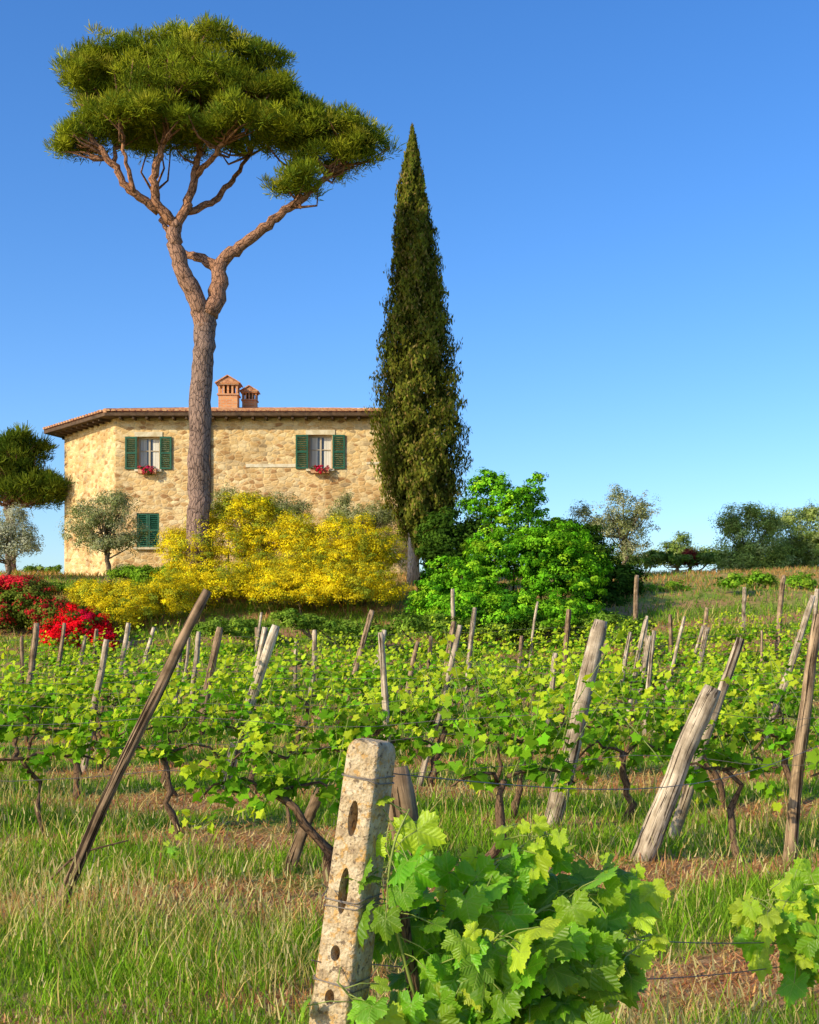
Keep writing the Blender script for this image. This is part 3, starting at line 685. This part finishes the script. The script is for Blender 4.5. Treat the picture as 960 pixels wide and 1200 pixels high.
pp_(638,968,706,727,10.4,21,M_woodpale)
pp_(742,1018,838,806,8.55,24,M_woodpale)
pp_(778,985,870,748,9.6,12,M_woodpale)
pp_(332,1022,378,925,8.4,14,M_woodbrown)
pp_(922,1010,962,720,8.9,14,M_woodbrown)
for a in [(890,870,952,698,17,8),(232,845,259,735,18.5,9),(222,860,232,740,20,6),(282,868,310,735,16.5,8),(205,845,212,765,22,6),(400,812,437,715,24,7),
          (432,806,450,738,25,7),(470,838,489,752,20,6),(494,842,504,745,21,6),(513,830,533,728,22,7),(546,812,556,712,24,6),(530,760,531,690,34,5),(655,830,668,714,20,7),(640,830,652,765,20,7),
          (785,790,786,720,28,5),(740,755,747,674,34,6),(28,830,42,730,22,8),(20,830,26,745,22,5),(363,810,368,738,27,6),(150,800,152,752,30,5),(870,740,872,688,36,5),(912,745,918,674,34,6),(946,760,958,690,30,6),
          (740,820,762,745,22,6),(600,800,612,745,26,5),(90,800,100,745,28,5),(112,800,114,737,29,5),(345,800,348,750,28,5),(305,800,300,735,28,5),(820,760,828,712,32,5),(700,800,712,750,27,5),(165,800,180,735,26,5),(60,810,75,730,25,5),(130,810,150,730,24,6),(815,800,830,735,26,6)]:
    pp_(a[0],a[1],a[2],a[3],a[4],a[5],M_woodpale if rng.random()<.65 else M_woodbrown)
for r_ in range(2,10):
    s=S0+r_*SP
    for k in range(2):
        x=rng.uniform(-.38,.38)*s; post(x,s+TILT*x,rng.normal()*.25+.15,rng.normal()*.1,rng.uniform(1.5,1.9),rng.uniform(.028,.042),M_woodpale if rng.random()<.65 else M_woodbrown)

# ------------------------------------------------------------------ concrete post in front
m,nt=newmat('mossy_concrete'); co=objco(nt)
c=ramp(nt,noise(nt,co,22.,6,.7),[(.3,(.28,.19,.11)),(.5,(.54,.41,.25)),(.68,(.70,.58,.41))])
lich=ramp(nt,noise(nt,co,38.,3,.6),[(.55,(0,0,0)),(.61,(1,1,1))]); c=mixc(nt,math_(nt,'MULTIPLY',lich,.65),c,(.56,.29,.06))
dk=ramp(nt,noise(nt,co,60.,3,.6),[(.58,(0,0,0)),(.64,(1,1,1))]); c=mixc(nt,math_(nt,'MULTIPLY',dk,.75),c,(.10,.065,.045))
gr=ramp(nt,noise(nt,co,9.,3,.6),[(.52,(0,0,0)),(.7,(1,1,1))]); c=mixc(nt,math_(nt,'MULTIPLY',gr,.5),c,(.26,.18,.08))
v=nd(nt,'ShaderNodeTexVoronoi',inp={'Scale':110.}); nt.links.new(co,v.inputs['Vector'])
finish(nt,c,.93,math_(nt,'ADD',math_(nt,'ADD',noise(nt,co,45.,6,.75),noise(nt,co,9.,3)),math_(nt,'MULTIPLY',v.outputs['Distance'],.6)),1.,.008,.15); Mcon=m
def cpost():
    H=1.36; ns=32; prof=[]
    lv=[(-.3,1.)]+[(z,1.) for z in np.linspace(-.1,H-.035,14)]+[(H-.035+.035*math.sin(a),1-.42*(1-math.cos(a))) for a in np.linspace(.25,1.45,6)]
    V=[]; 
    for z,sc in lv:
        t_=np.clip(z/H,-.3,1); wx=(.125-.033*t_)/2; wy=(.125-.020*t_)/2
        for q in range(ns):
            a=(q+.5)/ns*2*math.pi; cx,sx_=math.cos(a),math.sin(a)
            V.append([np.sign(cx)*abs(cx)**.22*wx*sc,np.sign(sx_)*abs(sx_)**.22*wy*sc,z])
    f=[[i*ns+q,i*ns+(q+1)%ns,(i+1)*ns+(q+1)%ns,(i+1)*ns+q] for i in range(len(lv)-1) for q in range(ns)]
    f.append(list(range(ns))[::-1]); f.append(list(range((len(lv)-1)*ns,len(lv)*ns)))
    b=MB(); b.raw(V,f); ob=b.build('concrete_post',[Mcon],False)
    for z in (1.165,.985,.83,.72,.5,.25):
        L_=.045 if z>1.1 else (.058 if z>.9 else .02)
        qn=20; cv=[]
        for yy in (-.12,.012):
            for q in range(qn):
                a=q/qn*2*math.pi; cv.append([math.cos(a)*.0135,yy,math.sin(a)*L_+z])
        cf=[[q,(q+1)%qn,(q+1)%qn+qn,q+qn][::-1] for q in range(qn)]+[list(range(qn)),list(range(qn,2*qn))[::-1]]
        me=bpy.data.meshes.new('c'); me.from_pydata(cv,[],cf); bm=bmesh.new(); bm.from_mesh(me); bmesh.ops.recalc_face_normals(bm,faces=bm.faces); bm.to_mesh(me); bm.free()
        co_=bpy.data.objects.new('c',me); scene.collection.objects.link(co_)
        md=ob.modifiers.new('b','BOOLEAN'); md.operation='DIFFERENCE'; md.object=co_; md.solver='EXACT'
        bpy.context.view_layer.objects.active=ob; bpy.ops.object.select_all(action='DESELECT'); ob.select_set(True)
        bpy.ops.object.modifier_apply(modifier='b'); bpy.data.objects.remove(co_)
    ob.location=(-.262,3.0,0)
    ob.rotation_euler=(Matrix.Rotation(math.atan2(.17,1.343),3,'Y')@Matrix.Rotation(math.radians(-27),3,'Z')).to_euler()
    return ob
cp=cpost()
post(.07,3.12,-.12,.12,1.16,.042,M_woodbrown,name='wooden_strut')
bpy.context.view_layer.update()
Rm=np.array(cp.rotation_euler.to_matrix())
for z0,sl in ((1.27,.004),(1.262,-.006),(.965,.01),(.955,-.004),(.95,.012),(.76,.006),(.75,-.01)):
    q=np.linspace(0,2*np.pi,33); t_=z0/1.36; w_=(.125-.033*t_)/2+.003; wy=(.125-.02*t_)/2+.003
    ex=np.sign(np.cos(q))*np.abs(np.cos(q))**.22*w_; ey=np.sign(np.sin(q))*np.abs(np.sin(q))**.22*wy
    Pl=np.stack([ex,ey,z0+sl*np.sin(q+1)],1)@Rm.T+np.array([-.262,3.,0]); wires.tube(Pl,.0016,5)
for a_,b_ in ((W(445,905,3.02),W(960,874,6.5)),(W(440,1052,3.),W(985,1100,4.0)),(W(436,1130,3.),W(985,1122,4.0)),(W(385,1040,2.95),W(378,1036,2.9)),(W(385,1040,2.95),W(378,1050,2.9)),(W(365,1125,2.95),W(385,1128,2.98))):
    q=np.linspace(0,1,14)[:,None]; P_=a_*(1-q)+b_*q; P_[:,2]-=.03*np.sin(q[:,0]*np.pi)*np.linalg.norm(a_-b_); wires.tube(P_,.0017,5)
wires.build('trellis_wire',[M_wire])

def herovine(canes,trunk,name):
    mb=MB()
    P=np.array([W(*t_[:3]) for t_ in trunk]); mb.tube(P,[t_[3] for t_ in trunk],10,(1,1,1),0,.22)
    for cn,r,nl,sz in canes:
        P=np.array([W(*c_) for c_ in cn]); tt=np.linspace(0,len(P)-1,(len(P)-1)*5+1)
        Q=np.stack([np.interp(tt,np.arange(len(P)),P[:,k]) for k in range(3)],1)
        for _ in range(3): Q[1:-1]=.25*Q[:-2]+.5*Q[1:-1]+.25*Q[2:]
        old=r>.008
        mb.tube(Q,np.linspace(r,r*.45,len(Q)),8,(1,1,1),0 if old else 2,.15 if old else 0)
        if nl==0: continue
        u=(np.arange(nl)+.5+rng.uniform(-.3,.3,nl))/nl
        pt=np.stack([np.interp(u*(len(Q)-1),np.arange(len(Q)),Q[:,k]) for k in range(3)],1)
        o=rdir(nl); o[:,2]=o[:,2]*.6; o[:,1]=o[:,1]*.8-.15
        ln=rng.uniform(.05,.13,(nl,1)); base=pt+norm(o)*ln+np.array([0,0,-.01])
        for a_,b_ in zip(pt,base): mb.tube(np.array([a_,(a_+b_)/2+np.array([0,0,.008]),b_]),.0016,5,(1,1,1),2)
        s_=sz*rng.uniform(.55,1.15,nl)*np.where(u>.85,.55,1)
        nn=norm(np.array([-.1,-.4,.4])+rdir(nl)*.75+SUN*.45); t2=norm(o*.6+np.array([0,-.1,-.8])+rdir(nl)*.45)
        C=jit((.16,.35,.016),nl,.38); y=(u>.78)|(rng.random(nl)<.12); C[y]=jit((.42,.56,.035),int(y.sum()),.15)
        sg=rng.uniform(.85,1.12,(nl,3)); sg[:,2]=rng.uniform(.4,2.3,nl)
        mb.inst(HI,HF,frames(nn,t2),base,s_[:,None]*sg,C,1)
    return mb.build(name,[M_vinebark,M_leaf,M_cane])
herovine([
 ([(495,1200,3.05),(470,1110,3.0),(452,1045,2.95),(462,985,2.95),(480,948,2.97)],.005,28,.072),
 ([(505,1190,3.1),(520,1110,3.1),(540,1045,3.1),(590,1005,3.15),(640,975,3.2)],.006,38,.075),
 ([(510,1200,3.1),(575,1110,3.1),(640,1060,3.15),(700,1045,3.2),(755,1060,3.25)],.006,46,.08),
 ([(515,1200,3.05),(600,1150,3.0),(690,1115,3.1),(765,1095,3.2)],.006,44,.078),
 ([(505,1215,3.1),(560,1178,3.1),(630,1162,3.1),(672,1182,3.12),(698,1176,3.15)],.014,16,.07),
 ([(490,1240,3.0),(430,1190,2.95),(395,1150,2.9)],.005,14,.062),
 ([(540,1130,3.1),(590,1065,3.15),(615,1010,3.2),(622,965,3.2)],.004,28,.066),
 ([(600,1110,3.2),(660,1060,3.3),(700,1020,3.4)],.004,24,.07),
 ([(520,1190,3.0),(560,1120,2.95),(590,1090,2.9)],.004,24,.08),
 ([(560,1230,3.05),(620,1180,3.05),(680,1140,3.1),(750,1110,3.1)],.004,32,.078),
 ([(500,1260,3.0),(530,1220,3.0),(590,1195,3.0),(640,1160,3.05)],.004,28,.078),
 ([(560,1290,3.0),(600,1240,3.0),(650,1210,3.0),(720,1200,3.05)],.004,12,.066),
],[(520,1500,3.15,.035),(505,1400,3.12,.032),(520,1300,3.1,.03),(500,1215,3.08,.024),(478,1120,3.05,.016),(470,1020,3.02,.01)],'grapevine')
herovine([
 ([(1060,1160,4.0),(980,1120,3.9),(920,1080,3.8),(880,1050,3.8)],.006,40,.075),
 ([(1060,1160,4.0),(1000,1080,3.9),(960,1050,3.9),(925,1035,3.9)],.005,34,.072),
 ([(1080,1170,4.0),(1000,1140,3.9),(950,1110,3.85),(900,1105,3.8)],.005,40,.072),
 ([(1080,1150,4.0),(1030,1060,4.),(1040,1000,4.)],.005,20,.08),
],[(1080,1320,4.05,.035),(1070,1230,4.0,.03),(1060,1160,4.,.025)],'grapevine')
herovine([([(185,1060,7.6),(195,1020,7.6),(200,985,7.6),(190,975,7.6)],.004,14,.06),([(60,1030,6.9),(90,1000,6.9),(150,985,7.)],.009,3,.05)],[(190,1090,7.6,.01),(188,1075,7.6,.008),(185,1060,7.6,.006)],'grapevine')
print('objects',len(bpy.data.objects))
